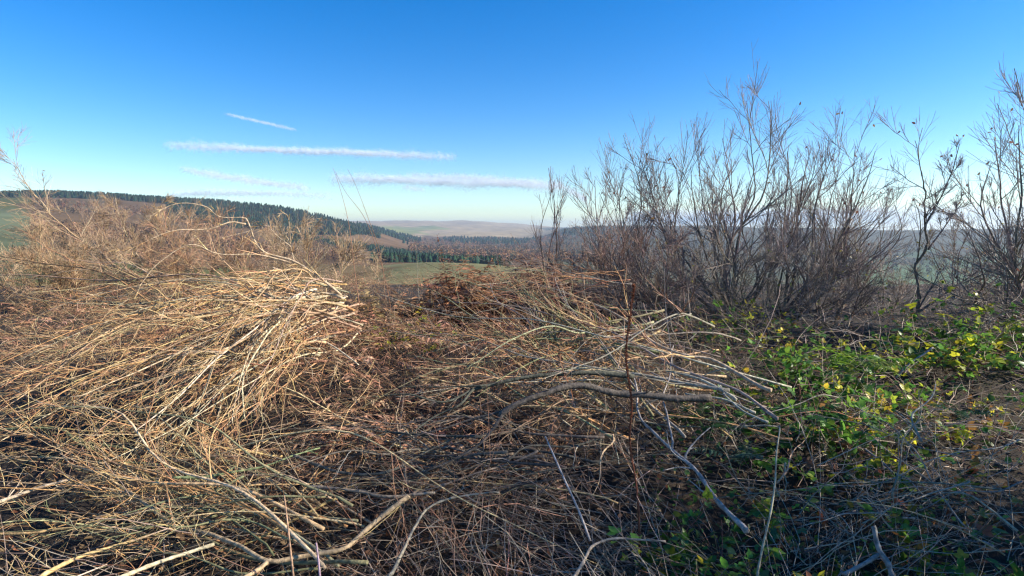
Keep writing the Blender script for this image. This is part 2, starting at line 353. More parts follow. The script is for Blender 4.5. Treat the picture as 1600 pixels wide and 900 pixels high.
# ------------------------------------------------------------------ near litter : everything nobody could count
HEAPS = [(4.0, 5.0, 1.5, .45, .34), (-1.9, 3.9, 1.4, .8, .40), (-2.9, 3.2, 1.0, .8, .16), (.25, 4.1, 1.4, .9, .3), (-1.5, 2.5, 1.5, .5, .14), (2.4, 4.7, 1.8, .7, .18), (3.2, 3.1, 1.3, .5, .12)]
def thick(x, y):
    t = np.full(np.shape(x), .2)
    for cx, cy, sx, sy, h in HEAPS: t = t + h * np.exp(-((x - cx) / sx) ** 2 - ((y - cy) / sy) ** 2)
    return t
def scatter(n, az=(-56, 56), r=(1.15, 13), mask=None):
    A = np.radians(rng.uniform(*az, n)); q = np.exp(rng.uniform(math.log(r[0]), math.log(r[1]), n)); x = np.sin(A) * q; y = np.cos(A) * q
    if mask is not None: k = mask(x, y); x, y = x[k], y[k]
    return x, y, terrain(x, y)
def pxof(x, y): return 800 + x / np.maximum(y, .2) * F_PX
def patch(x, y, s=1.0, ph=0.0): return np.sin(x * 1.9 * s + ph + 1.3 * np.sin(y * 1.1 * s)) * np.sin(y * 1.7 * s + 2 * ph + np.sin(x * 1.4 * s))

def tint_zone(x, y):
    p = pxof(x, y); n = len(x)
    tan = cmix(n, (.46, .31, .15), (.38, .26, .14), (.52, .39, .23), (.34, .18, .09))
    red = cmix(n, (.42, .22, .13), (.36, .19, .12), (.46, .30, .2), (.28, .17, .1))
    gry = cmix(n, (.26, .2, .15), (.34, .27, .2), (.18, .14, .11), (.42, .34, .25))
    u = rng.uniform(-160, 160, n) + p; c = np.where((u < 540)[:, None], tan, np.where((u < 880)[:, None], red, gry))
    return np.where((y < 2.9)[:, None] & (rng.random(n) < .5)[:, None], gry, c)

HOLES = lambda x, y: ~((patch(x, y, 2.1, .7) > .28) & (y < 3.5)) | (rng.random(len(x)) < .12)
def twig_mass(n):
    x, y, z = scatter(n, mask=HOLES); th = thick(x, y); z = z + th * rng.beta(1.6, 1.1, len(x)); n = len(x)
    p = pxof(x, y)
    # lie of the brush: towards its own heap's butts
    flow = np.where(p < 620, math.pi + .25, np.where(p < 1250, math.pi - .5, .4)) + rng.normal(size=n) * .75
    tilt = rng.normal(size=n) * .32 + np.where(p < 620, .0, .12)
    D = np.stack([np.cos(flow) * np.cos(tilt), np.sin(flow) * np.cos(tilt), np.sin(tilt)], -1)
    L = rng.gamma(4, .09, n); P = grow(np.stack([x, y, z], -1), D, L, 5, .16, -.02)
    r = rng.uniform(.0013, .0034, n); g = Geo(); g.tubes(P, taper(r, r * .45, 5), tint_zone(x, y), k=3)
    q, d, rr, t, i = kids(P, taper(r, r * .5, 5), 2, .2, .9, (20, 50)); L2 = L[i] * rng.uniform(.2, .5, len(i)); P2 = grow(q, d, L2, 4, .14)
    g.tubes(P2, taper(rr * .7, rr * .35, 4), tint_zone(q[:, 0], q[:, 1]), k=3)
    o = g.build('brushwood', M_TWIG); tag(o, 'dense tangle of thin leafless twigs covering the ground', 'brushwood', kind='stuff')
twig_mass(11500)

def grass_mass(n):
    x, y, z = scatter(n, mask=lambda x, y: (patch(x, y) + rng.normal(size=len(x)) * .5 > .25) & ((y > 3.3) | (rng.random(len(x)) < .25)) | (pxof(x, y) < 420) & (y > 4.5)); k = HOLES(x, y); x, y, z = x[k], y[k], z[k]; n = len(x)
    far = np.clip((y - 4.5) / 2, 0, 1); L = rng.gamma(6, .04, n) * (.8 + .7 * far) ; z = z + thick(x, y) * rng.uniform(0, .75, n) * (1 - .6 * far)
    D = nrm(np.stack([rng.normal(size=n) * .45 - .15, rng.normal(size=n) * .45, rng.uniform(.25, 1, n)], -1)); P = grow(np.stack([x, y, z], -1), D, L, 5, .18, -.1)
    c = cmix(n, (.36, .25, .12), (.30, .2, .1), (.42, .31, .17), (.24, .12, .06), (.3, .15, .08)); p = pxof(x, y)
    g_ = cmix(n, (.10, .13, .04), (.16, .16, .06), (.2, .15, .09), (.16, .11, .08)); k = (p + rng.normal(size=n) * 130 > 1000); c[k] = g_[k]
    W = np.linspace(1, .25, 5)[None] * rng.uniform(.0014, .0034, n)[:, None]
    g = Geo(); g.ribbons(P, W, c); o = g.build('dead_grass', M_DRY); tag(o, 'withered straw coloured grass growing through the cut brush', 'grass', kind='stuff')
grass_mass(46000)

def litter_mass(n):
    x, y, z = scatter(n, r=(1.15, 9)); n = len(x); z = z + thick(x, y) * rng.uniform(0, .8, n)
    d = nrm(rng.normal(size=(n, 3)) * [1, 1, .4]); u = nrm(rng.normal(size=(n, 3)) * .6 + [0, 0, 1.])
    c = cmix(n, (.13, .07, .04), (.2, .11, .06), (.09, .055, .04), (.28, .19, .1), (.22, .10, .05)); L = rng.uniform(.018, .05, n)
    g = Geo(); g.leaves(P := np.stack([x, y, z], -1), d, u, L, L * rng.uniform(.4, .75, n), c, fold=.5, droop=.4)
    o = g.build('fallen_leaves', M_DRY); tag(o, 'brown curled fallen leaves caught among the twigs', 'leaf litter', kind='stuff')
litter_mass(11000)

def frond_geo(g, base, dirs, L, cl, n_pin=22, wid=.3, up=-.06):
    """bracken or fern fronds: a bowed rachis with paired narrow pinnae"""
    M = len(base); N = 9; P = grow(base, dirs, L, N, .06, up); g.tubes(P, taper(np.full(M, .0028), .0008, N), cl * .8, k=3)
    q, d, rr, t, i = kids(P, taper(np.full(M, .002), .001, N), n_pin, .18, .99, (50, 70))
    T = nrm(P[i, -1] - P[i, 0]); side = nrm(np.cross(T, [0, 0, 1.]) + 1e-4) * np.where(rng.random(len(i)) < .5, -1, 1)[:, None]
    d = nrm(side + T * .45 + rng.normal(size=d.shape) * .12); up_ = nrm(rng.normal(size=d.shape) * .35 + [0, 0, 1.])
    l = L[i] * wid * np.sin(np.pi * np.clip(.15 + .85 * (1 - t), 0, 1)) ** .8 * rng.uniform(.8, 1.15, len(i)) * (1.1 - .5 * t)
    l = np.clip(l, .01, .075); g.leaves(q, d, up_, l, np.maximum(l * .24, .005), np.clip(cl[i] * rng.uniform(.75, 1.25, (len(i), 1)), 0, 1), fold=.1, droop=.3)

def bracken_mass(n):
    def mk(x, y):
        p = pxof(x, y); return ((p > 480) & (p < 900) & (y > 2.9) & (y < 5.2)) | ((p < 560) & (y > 4.6)) & (patch(x, y, .7, 1) > -.3)
    x, y, z = scatter(n, mask=mk); n = len(x); z = z + thick(x, y) * rng.uniform(.4, 1.05, n)
    D = nrm(np.stack([rng.normal(size=n), rng.normal(size=n), rng.uniform(.0, .7, n)], -1)); g = Geo()
    frond_geo(g, np.stack([x, y, z], -1), D, rng.uniform(.18, .42, n), cmix(n, (.5, .27, .17), (.42, .22, .13), (.5, .32, .2)), 16, .19, -.08)
    o = g.build('dead_bracken', M_DRY); tag(o, 'crumpled pinkish brown dead bracken between the two brush heaps', 'bracken', kind='stuff')
bracken_mass(6800)

def green_mass(n):
    def mk(x, y):
        p = pxof(x, y) + rng.normal(size=len(x)) * 60; return ((p > 1120) | (p > 980) & (y > 3.8) | (p > 930) & (patch(x, y, 1.5) > .45)) & (patch(x, y, 1.2, .4) + rng.normal(size=len(x)) * .35 > .05) & ((y > 3) | (rng.random(len(x)) < .45))
    x, y, z = scatter(n, r=(1.5, 8.5), mask=mk); n = len(x); z = z + (thick(x, y) + .06) * rng.beta(2, 1.2, n)
    d = nrm(rng.normal(size=(n, 3)) * [1, 1, .45]); u = nrm(rng.normal(size=(n, 3)) * .5 + [0, 0, 1.]); L = rng.uniform(.014, .044, n)
    c = cmix(n, (.08, .19, .03), (.11, .24, .035), (.05, .11, .03), (.24, .28, .04), (.16, .18, .06))
    g = Geo(); g.leaves(np.stack([x, y, z], -1), d, u, L, L * rng.uniform(.5, .9, n), c); o = g.build('green_undergrowth', M_LEAF); tag(o, 'small green leaves of low weeds spreading under the bare trees', 'undergrowth', kind='stuff')
green_mass(19000)

# ------------------------------------------------------------------ cut branches
SY = np.array([395, 430, 460, 500, 560, 640, 740, 820, 900, 960.]); SD = np.array([6.2, 5.5, 4.7, 4.2, 3.7, 3.2, 2.7, 2.35, 2.0, 1.8])
def surf(px, py, f=.95): return at(px, py, float(np.interp(py, SY, SD)) * f)
TAN = [(.62, .45, .24), (.54, .37, .17), (.5, .28, .12)]; PALE = [(.56, .46, .31), (.5, .41, .27), (.45, .36, .23)]
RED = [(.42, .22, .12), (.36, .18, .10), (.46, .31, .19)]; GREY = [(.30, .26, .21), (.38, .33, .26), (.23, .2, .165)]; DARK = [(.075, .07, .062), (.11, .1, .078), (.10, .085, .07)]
GREEN = [(.24, .24, .12), (.3, .29, .16), (.2, .19, .1)]
def cut_branch(paths, cols, label, group=None, twigs=(6, 4), tl=.5, seed_up=.0, name='cut_branch', wob=.15, ang=(15, 46), k=7, knobs=True, tcols=None, cat='branch', own=4, rs=.9):
    """paths: [(points, r0, r1)]; the first is the stem, each further one a limb of its own; the longest side twigs are parts too."""
    o0 = np.asarray(paths[0][0][0], float); cc = cmix(1, *cols, jit=.12); root = None; tc = tcols or cols
    for j, (pts, r0, r1) in enumerate(paths):
        g = Geo(); r0 *= rs; r1 *= rs; n = max(8, 5 * len(pts)); P = smooth_path(pts, n); t = np.linspace(0, 1, n); Rr = r0 + (r1 - r0) * t ** .8; side = []
        L0 = np.linalg.norm(np.diff(P, axis=0), axis=1).sum()
        if knobs:
            Rr = Rr * (1 + .08 * rng.normal(size=n)); kn = max(3, n // 4); J = rng.normal(size=(kn, 3)) * .005 * L0 ** .5
            P[1:-1] += np.stack([np.interp(t, np.linspace(0, 1, kn), J[:, q]) for q in range(3)], 1)[1:-1]
        g.tubes(P[None], Rr[None], cc * rng.uniform(.9, 1.1), k=k, cap=True)
        if twigs[0]:
            q, d, rr, tt, i = kids(P[None], Rr[None], twigs[0], .12, .97, ang); n1 = len(q)
            l1 = tl * L0 * rng.uniform(.25, .75, n1) * (1.15 - .7 * tt); P1 = grow(q, d, l1, 7, wob, seed_up); r_1 = np.minimum(rr * .65, .006) * rng.uniform(.7, 1, n1); R1 = taper(r_1, np.minimum(r_1 * .4, .0013), 7)
            big = np.argsort(-l1)[:own if j == 0 else 0]; gs = [Geo() if x in big else g for x in range(n1)]; c1 = cmix(n1, *tc)
            for x in range(n1): gs[x].tubes(P1[x:x + 1], R1[x:x + 1], c1[x:x + 1], k=4)
            if twigs[1]:
                q, d, rr, tt, i = kids(P1, R1, twigs[1], .15, .95, (18, 42)); l2 = l1[i] * rng.uniform(.18, .5, len(i)); P2 = grow(q, d, l2, 5, wob * 1.2, seed_up)
                R2 = taper(np.maximum(rr * .6, .0012), .0008, 5); c2 = cmix(len(i), *tc)
                for x in range(n1):
                    m = i == x; gs[x].tubes(P2[m], R2[m], c2[m], k=3)
            side = [gs[x] for x in big]
        if j == 0:
            root = g.build(name, M_BARK, origin=o0); tag(root, label, cat, group)
        else: g.build('limb', M_BARK, parent=root, origin=o0)
        for a in side: a.build('side_twig', M_TWIG, parent=root, origin=o0)
    return root
def S(*p, f=.95): return [surf(x, y, f) for x, y in p]
def SN(*p): return [surf(x, y, .86) for x, y in p]
def YN(*p): return [at(x, y, d * .93) for x, y, d in p]
def YS(*p): return [at(x, y, d) for x, y, d in p]

# the arching pale branch on top of the heap and its neighbours
cut_branch([(YS((533, 461, 4.0), (491, 427, 3.95), (459, 408, 3.9), (408, 391, 3.85), (384, 341, 3.8)), .017, .009),
            (YS((384, 341, 3.8), (342, 339, 3.75), (320, 322, 3.7), (270, 320, 3.6), (228, 342, 3.5)), .008, .002),
            (YS((384, 350, 3.8), (362, 346, 3.75), (328, 357, 3.65), (262, 363, 3.5), (170, 408, 3.3)), .010, .002),
            (YS((459, 408, 3.9), (455, 385, 3.9), (448, 337, 3.85), (425, 335, 3.8)), .007, .003),
            (YS((459, 411, 3.9), (400, 398, 3.8), (345, 396, 3.7), (300, 382, 3.6), (250, 410, 3.5), (215, 450, 3.4)), .011, .003),
            (YS((455, 387, 3.9), (430, 367, 3.85), (415, 353, 3.8), (392, 360, 3.8), (340, 372, 3.7)), .006, .002)], PALE,
           'pale bare branch arching over the top of the straw coloured heap', twigs=(9, 4), tl=.34, ang=(15, 40), tcols=TAN, rs=.58)
cut_branch([(SN((535, 466), (507, 460), (478, 465), (452, 483), (400, 504), (300, 540), (200, 585), (110, 620)), .018, .003),
            (S((478, 466), (455, 490), (450, 530), (432, 575), (395, 625)), .010, .003),
            (S((507, 461), (440, 462), (380, 458), (300, 472)), .009, .003)], PALE,
           'thick pale cut branch with three prongs fanning down from the heap top', twigs=(11, 5), tl=.34, seed_up=-.03, tcols=TAN, rs=.66)
cut_branch([(S((490, 490), (465, 515), (440, 560), (410, 600), (350, 650), (270, 690)), .009, .002)], TAN, 'straight tan rod sloping down the near face of the straw coloured heap', twigs=(7, 4), tl=.3)
cut_branch([(S((500, 545), (458, 545), (400, 548), (330, 530)), .008, .003), (S((425, 548), (380, 575), (340, 600)), .006, .002)], PALE, 'short pale forked stick half buried in the straw coloured heap', twigs=(4, 3), tl=.4)
cut_branch([(S((490, 525), (525, 545), (560, 570)), .008, .005)], PALE, 'short straight pale stick poking out below the heap top beside brown bracken', twigs=(0, 0))
# dark trunk across the middle
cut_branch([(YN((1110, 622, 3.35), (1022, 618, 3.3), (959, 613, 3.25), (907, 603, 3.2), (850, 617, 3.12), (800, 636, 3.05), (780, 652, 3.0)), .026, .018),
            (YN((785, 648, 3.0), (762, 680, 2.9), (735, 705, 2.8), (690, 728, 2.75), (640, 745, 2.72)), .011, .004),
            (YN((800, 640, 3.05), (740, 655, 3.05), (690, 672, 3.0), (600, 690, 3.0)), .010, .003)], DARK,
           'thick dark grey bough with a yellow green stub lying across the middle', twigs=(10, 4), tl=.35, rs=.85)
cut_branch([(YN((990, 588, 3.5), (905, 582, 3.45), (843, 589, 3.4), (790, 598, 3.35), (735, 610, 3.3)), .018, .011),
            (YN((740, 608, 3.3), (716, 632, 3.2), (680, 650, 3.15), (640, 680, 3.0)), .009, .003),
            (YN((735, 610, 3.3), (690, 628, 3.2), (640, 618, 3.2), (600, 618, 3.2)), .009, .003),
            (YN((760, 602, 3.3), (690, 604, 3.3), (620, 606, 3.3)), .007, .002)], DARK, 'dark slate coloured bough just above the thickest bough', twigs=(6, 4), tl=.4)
cut_branch([(S((1205, 610), (1118, 562), (1077, 556), (1020, 533), (976, 501), (940, 480), (907, 466), (850, 448), (800, 440), (740, 446)), .014, .003)], PALE + GREY,
           'long pale pole slanting up through the middle heap towards the brown bracken', twigs=(16, 5), tl=.26, tcols=TAN + RED)
cut_branch([(S((1140, 610), (1060, 596), (973, 582), (898, 569), (850, 562), (795, 548), (720, 520)), .014, .003)], GREY, 'long grey pole below the pale pole in the middle heap', twigs=(14, 5), tl=.3, tcols=GREY + TAN)
cut_branch([(S((1215, 655), (1150, 610), (1060, 575), (960, 520), (880, 498), (810, 480), (700, 470)), .012, .003)], TAN + GREY, 'tan pole crossing behind the red brown seed stalk', twigs=(14, 5), tl=.3, tcols=RED + TAN)
cut_branch([(S((985, 585), (940, 580), (905, 575), (855, 588)), .011, .007)], PALE, 'short pale peeled stick wedged above the dark boughs', twigs=(0, 0))
cut_branch([(S((1167, 830), (1126, 788), (1106, 761), (1083, 732), (1048, 702), (1020, 675), (1000, 650), (990, 590)), .014, .005),
            (S((1071, 718), (1085, 690), (1110, 668)), .007, .003),
            (S((1050, 700), (1045, 650), (1038, 620), (1046, 585), (1052, 540)), .007, .003),
            (S((1085, 733), (1060, 730), (1035, 735)), .005, .002)], [(.34, .3, .25), (.3, .27, .23)], 'bluish grey dead branch with its broken end low by the yellow leaves', twigs=(3, 2), tl=.25)
cut_branch([(S((1150, 625), (1120, 605), (1085, 590), (1040, 580)), .013, .006), (S((1180, 645), (1130, 625), (1070, 615)), .010, .005), (S((1200, 660), (1160, 640), (1130, 615)), .009, .005)], [(.42, .37, .31), (.36, .32, .27)], 'weathered silvery butts where the middle heap is thickest', twigs=(5, 3), tl=.5, ang=(10, 30))
# bottom branches
cut_branch([([surf(668, 752, 1.12)] + S((635, 776), (590, 812), (562, 834), (536, 854), (495, 862), (466, 868), (423, 875), (370, 853), (309, 828), (263, 818), (220, 782), (179, 747), (165, 724)), .013, .007),
            (S((423, 876), (400, 892), (360, 915), (300, 940)), .011, .006),
            (S((165, 724), (110, 716), (50, 713), (-20, 712)), .006, .003),
            (S((165, 724), (150, 680), (135, 640), (110, 600)), .005, .002),
            (S((175, 722), (240, 735), (268, 747)), .006, .004)], [(.4, .3, .15), (.36, .28, .15)], 'smooth yellow olive branch forking low beside the upright pink shoot', twigs=(4, 3), tl=.2, tcols=TAN)
cut_branch([(S((60, 905), (120, 870), (190, 848), (270, 826)), .010, .005)], TAN, 'tan rod lying parallel below the smooth yellow olive branch', twigs=(4, 2), tl=.4)
cut_branch([(S((150, 925), (200, 898), (262, 872), (335, 850)), .010, .007)], PALE, 'plain bare rod touching the fork of the yellow olive branch', twigs=(0, 0))
cut_branch([(S((268, 747), (310, 746), (346, 741), (420, 725), (500, 700)), .008, .004)], [(.2, .26, .12)], 'mossy green rod pointing out of the twigs towards the middle', twigs=(3, 2), tl=.3)
cut_branch([(S((-60, 676), (20, 672), (98, 671), (118, 688), (160, 695), (200, 702)), .009, .004)], GREEN, 'olive rod with a kink lying at the edge of the straw coloured heap', twigs=(5, 3), tl=.3)
cut_branch([(S((-40, 800), (10, 780), (60, 762), (110, 750)), .010, .006)], PALE, 'stubby pale rod above the smooth yellow olive branch', twigs=(3, 2), tl=.5)
cut_branch([(S((-30, 835), (60, 834), (70, 832), (120, 826), (200, 832), (280, 840)), .007, .003)], TAN, 'thin bent tan rod level with the smooth yellow olive branch', twigs=(6, 3), tl=.3)
cut_branch([(YS((460, 915, 1.9), (454, 860, 1.92), (449, 815, 1.95), (444, 774, 1.97)), .0045, .003)], [(.44, .26, .15)], 'slender pinkish shoot standing upright in front of the forking branch', twigs=(0, 0), knobs=False, name='upright_shoot', cat='shoot')
cut_branch([(YS((502, 925, 1.85), (498, 880, 1.88), (494, 848, 1.9)), .005, .0035)], [(.3, .22, .24)], 'short purplish stub beside the pinkish upright shoot', twigs=(0, 0), knobs=False, name='upright_shoot', cat='shoot')
cut_branch([(YS((1400, 915, 1.85), (1385, 880, 1.9), (1375, 862, 1.93), (1369, 840, 1.96), (1364, 822, 1.98)), .011, .010), (YS((1376, 864, 1.93), (1350, 880, 1.92), (1315, 896, 1.9)), .009, .007)], [(.3, .27, .23)], 'short forked blue grey stick standing like a Y in the shade'.replace(' Y ', ' fork '), twigs=(0, 0))
cut_branch([(YS((1183, 905, 1.95), (1195, 845, 2.0), (1205, 790, 2.05), (1212, 720, 2.15), (1218, 665, 2.25)), .0055, .003)], [(.4, .36, .25)], 'thin pale upright stalk between the bramble leaves', twigs=(2, 0), tl=.15, name='dry_stalk', cat='stalk')
cut_branch([(YS((922, 845, 2.2), (905, 800, 2.25), (880, 745, 2.35), (852, 682, 2.5)), .006, .004)], [(.33, .31, .28)], 'straight grey stick leaning in the dark hollow under the boughs', twigs=(0, 0), knobs=False)
cut_branch([(S((607, 900), (632, 855), (650, 820), (666, 795), (700, 780), (780, 770)), .008, .004)], GREY, 'pale grey elbowed stick low in the shaded middle', twigs=(3, 2), tl=.35)
cut_branch([(S((895, 905), (915, 870), (930, 852), (970, 842), (1040, 846)), .008, .004)], [(.36, .31, .24)], 'pale bowed stick near the bottom of the seed stalk', twigs=(2, 1), tl=.4)
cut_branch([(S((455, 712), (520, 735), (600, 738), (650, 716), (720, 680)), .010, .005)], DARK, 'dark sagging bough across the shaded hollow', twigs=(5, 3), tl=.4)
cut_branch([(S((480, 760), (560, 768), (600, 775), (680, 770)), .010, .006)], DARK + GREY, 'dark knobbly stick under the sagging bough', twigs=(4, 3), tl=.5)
cut_branch([(YS((1590, 830, 2.2), (1540, 790, 2.3), (1510, 772, 2.35), (1470, 770, 2.4)), .006, .003)], [(.36, .33, .25)], 'arching pale bramble cane over the shaded ground near the thicket edge', twigs=(0, 0), knobs=False, name='dry_cane', cat='cane')
cut_branch([(YS((1440, 690, 2.8), (1425, 650, 2.9), (1455, 620, 3.0), (1462, 600, 3.1)), .006, .003)], [(.36, .33, .3)], 'crooked grey stick among the green leaves under the crooked tree', twigs=(2, 1), tl=.4)
cut_branch([(YS((1400, 590, 3.8), (1420, 570, 3.8), (1440, 555, 3.8), (1458, 543, 3.8)), .007, .006)], [(.42, .4, .36)], 'cut stub with a white end beside the dark hollow', twigs=(0, 0))

# fans of ordinary cut branches
def fan(n, butt, bsp, tip, tsp, arch, rad, tones, group, tw=(8, 5), tl=.35, sag=.0, fy=1.0, dip=0.0):
    for j in range(n):
        tone, cols, tcols = tones[j % len(tones)]
        b = np.array([rng.uniform(butt[0][0], butt[1][0]), rng.uniform(butt[0][1], butt[1][1])]); t = np.array([rng.uniform(tip[0][0], tip[1][0]), rng.uniform(tip[0][1], tip[1][1])])
        fb, ft = rng.uniform(.93, 1.08) * fy + dip, rng.uniform(.92, 1.06) * fy
        B = surf(b[0], b[1], fb); T = surf(t[0], t[1], ft); L = np.linalg.norm(T - B); s = np.linspace(0, 1, 6)[:, None]
        P = B + (T - B) * s; P[:, 2] += (arch * rng.uniform(.3, 1.3) * 4 * s * (1 - s))[:, 0] * L; P[1:] += np.cumsum(rng.normal(size=(5, 3)) * .026 * L, 0)
        r = rad * rng.uniform(.6, 1.35)
        cut_branch([(P, r, r * .22)], cols, group[1] % tone, group[0] % tone, twigs=tw, tl=tl, seed_up=sag, tcols=tcols)
fan(66, ((380, 442), (570, 565)), 0, ((-80, 430), (370, 760)), 0, .07, .0085, [('tan', TAN, TAN + RED), ('pale', PALE, TAN), ('reddish', RED, RED + TAN)],
    ('%s rods of the straw coloured heap', 'plain %s rod fanned out in the straw coloured heap'), tw=(11, 5), tl=.34, sag=-.03)
fan(18, ((455, 440), (560, 500)), 0, ((40, 500), (430, 690)), 0, .1, .0095, [('pale', PALE, TAN + PALE), ('buff', [(.5, .37, .22), (.46, .32, .19)], TAN)],
    ('%s branches on top of the straw coloured heap', '%s forked branch sweeping down the top of the straw coloured heap'), tw=(12, 5), tl=.36, sag=-.04, fy=.9)
fan(60, ((880, 480), (1240, 690)), 0, ((570, 430), (860, 640)), 0, .04, .0085, [('tan', TAN, RED + TAN), ('grey', GREY, RED + GREY), ('greenish', GREEN, RED + GREEN)],
    ('%s rods of the middle heap', 'plain %s rod fanned out in the middle heap'), tw=(11, 5), tl=.32, sag=.0, dip=.06)
fan(30, ((150, 520), (1050, 860)), 0, ((50, 480), (1100, 880)), 0, .05, .0055, [('tan', TAN, TAN + RED), ('brown', [(.24, .17, .11), (.3, .2, .13)], RED)],
    ('%s sticks lying crosswise', 'loose %s stick lying crosswise over the other cut rods'), tw=(7, 4), tl=.4)
fan(34, ((360, 720), (600, 900)), 0, ((-80, 640), (180, 900)), 0, .03, .0072, [('straw', TAN, TAN), ('olive', GREEN, TAN + GREEN)],
    ('%s rods at the near edge', 'plain %s rod lying near the smooth yellow olive branch'), tw=(8, 4), tl=.35)
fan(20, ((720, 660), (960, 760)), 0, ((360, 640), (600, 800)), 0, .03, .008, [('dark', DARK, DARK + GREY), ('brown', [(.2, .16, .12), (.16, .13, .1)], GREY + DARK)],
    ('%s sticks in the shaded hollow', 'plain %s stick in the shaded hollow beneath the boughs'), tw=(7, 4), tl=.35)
fan(22, ((1180, 620), (1640, 880)), 0, ((1080, 600), (1500, 860)), 0, .06, .0045, [('brown', GREY + RED, GREY), ('grey', GREY, GREY)],
    ('%s sticks in the bramble bed', 'plain thin %s stick among the low brambles'), tw=(4, 3), tl=.4)
fan(18, ((850, 420), (990, 450)), 0, ((690, 415), (900, 470)), 0, .03, .005, [('rust', RED, RED), ('brown', GREY + RED, RED)],
    ('%s shoots behind the middle heap', 'thin %s shoot sprouting behind the middle heap'), tw=(8, 4), tl=.5, sag=.06)

# ------------------------------------------------------------------ bare trees and shrubs
def bare_tree(name, stems, cols, label, cat, limbs=9, l2=6, l3=5, ll=.38, up=.06, leaf=None, group=None, r_min=.0016, ang=(20, 48), tcols=None, wob=.085, tmin=.15):
    base = np.asarray(stems[0][0][0], float).copy(); base[2] = float(terrain(base[0], base[1])) 
    e = empty(name, base, label, cat, group); tc = tcols or cols; tw = Geo(); lf = Geo()
    for pts, r0, r1 in stems:
        n = max(9, 5 * len(pts)); P = smooth_path(pts, n); L = np.linalg.norm(np.diff(P, axis=0), axis=1).sum(); P[1:] += np.cumsum(rng.normal(size=(n - 1, 3)) * .006 * L / 2, 0)
        Rr = (r0 + (r1 - r0) * np.linspace(0, 1, n) ** .7); g = Geo(); g.tubes(P[None], Rr[None] * (1 + .06 * rng.normal(size=(1, n))), cmix(1, *cols, jit=.1), k=8, cap=True)
        o = g.build('stem', M_BARK, parent=e, origin=base)
        q, d, rr, t, i = kids(P[None], Rr[None], limbs, tmin, .97, ang); lg = ll * L * rng.uniform(.5, 1.15, len(q)) * (1.15 - .6 * t); P1 = grow(q, d, lg, 8, wob, up); R1 = taper(np.minimum(rr * .62, .012), max(.0028, r_min * 1.7), 8)
        tw.tubes(P1, R1, cmix(len(q), *cols), k=5)
        q, d, rr, t, i = kids(P1, R1, l2, .1, .88, (18, 42)); lg2 = lg[i] * rng.uniform(.3, .8, len(q)) * (1.25 - .7 * t); P2 = grow(q, d, lg2, 7, wob * .7, up * 1.5); R2 = taper(np.maximum(np.minimum(rr * .65, .005), r_min * 1.3), r_min, 7)
        tw.tubes(P2, R2, cmix(len(q), *tc), k=4)
        q, d, rr, t, i = kids(P2, R2, l3, .05, .8, (18, 42)); lg3 = np.maximum(lg2[i] * rng.uniform(.3, .9, len(q)) * (1.1 - .6 * t), .06); P3 = grow(q, d, lg3, 4, wob, up); R3 = taper(np.maximum(rr * .6, r_min), r_min * .7, 4)
        tw.tubes(P3, R3, cmix(len(q), *tc), k=3)
        if leaf:
            k = rng.random(len(P3)) < leaf[0]; p = P3[k, -1]; m = len(p); D = nrm(P3[k, -1] - P3[k, -2] + rng.normal(size=(m, 3)) * .5 - [0, 0, .3])
            Ls = rng.uniform(*leaf[1], m); lf.leaves(p, D, nrm(rng.normal(size=(m, 3))), Ls, Ls * .55, cmix(m, *leaf[2]), fold=.4, droop=.3)
    tw.build('twigs', M_TWIG, parent=e, origin=base)
    if leaf and lf.n: lf.build('leaves', M_LEAF, parent=e, origin=base)
    return e
SAL = [(.2, .175, .145), (.26, .22, .18), (.15, .13, .11)]; SALT = [(.26, .21, .19), (.22, .175, .17), (.32, .26, .22)]
LEAFB = [(.28, .13, .08), (.2, .10, .07), (.34, .22, .1)]
def vase(bx, by, Y, tops, r0=.022, spread=.25):
    """stems rising from one root to given tops, each bowing outwards first"""
    out = []
    for tx, ty in tops:
        b = at(bx + rng.uniform(-16, 16), by, Y + rng.uniform(-.1, .1)); b[2] = float(terrain(b[0], b[1])) - .04; t = at(tx, ty, Y + rng.uniform(-.7, .7))
        jt = min(.13, .05 * np.linalg.norm(t - b)); m1 = rng.normal(size=3) * jt + b + (t - b) * .33 + np.array([(t[0] - b[0]) * spread, 0, -.04]); m2 = rng.normal(size=3) * jt + b + (t - b) * .68 + np.array([(t[0] - b[0]) * spread * .6, 0, 0])
        out.append(([b, m1, m2, t], r0 * rng.uniform(.75, 1.25), .003))
    return out
bare_tree('bare_tree', vase(1140, 500, 6.6, [(1000, 250), (1050, 240), (1095, 232), (1135, 235), (1165, 160), (1200, 150), (1225, 232), (1030, 300), (1110, 275), (1075, 262), (1150, 250), (1185, 240), (1010, 275), (1060, 330), (1210, 270)], .023), SAL,
          'tallest bare many stemmed sallow with a few brown leaves at its tip', 'tree', 9, 7, 2, .42, .05, (.035, (.03, .05), LEAFB), tcols=SALT)
bare_tree('bare_tree', vase(1225, 490, 6.9, [(1235, 250), (1270, 230), (1300, 224), (1330, 234), (1365, 245), (1290, 260), (1350, 290), (1375, 260), (1255, 270), (1320, 250), (1335, 330), (1390, 330), (1245, 320)], .021), SAL,
          'spreading bare sallow whose tips lean away from the tallest one', 'tree', 9, 7, 2, .42, .045, (.035, (.03, .05), LEAFB), tcols=SALT)
bare_tree('bare_tree', vase(1045, 470, 7.4, [(925, 280), (950, 265), (985, 215), (1010, 260), (960, 320), (915, 330), (935, 300), (975, 270), (1030, 290), (1000, 340)], .018), SAL,
          'bare sallow leaning outwards beside the thin saplings', 'tree', 10, 7, 2, .36, .05, (.02, (.03, .045), LEAFB), tcols=SALT)
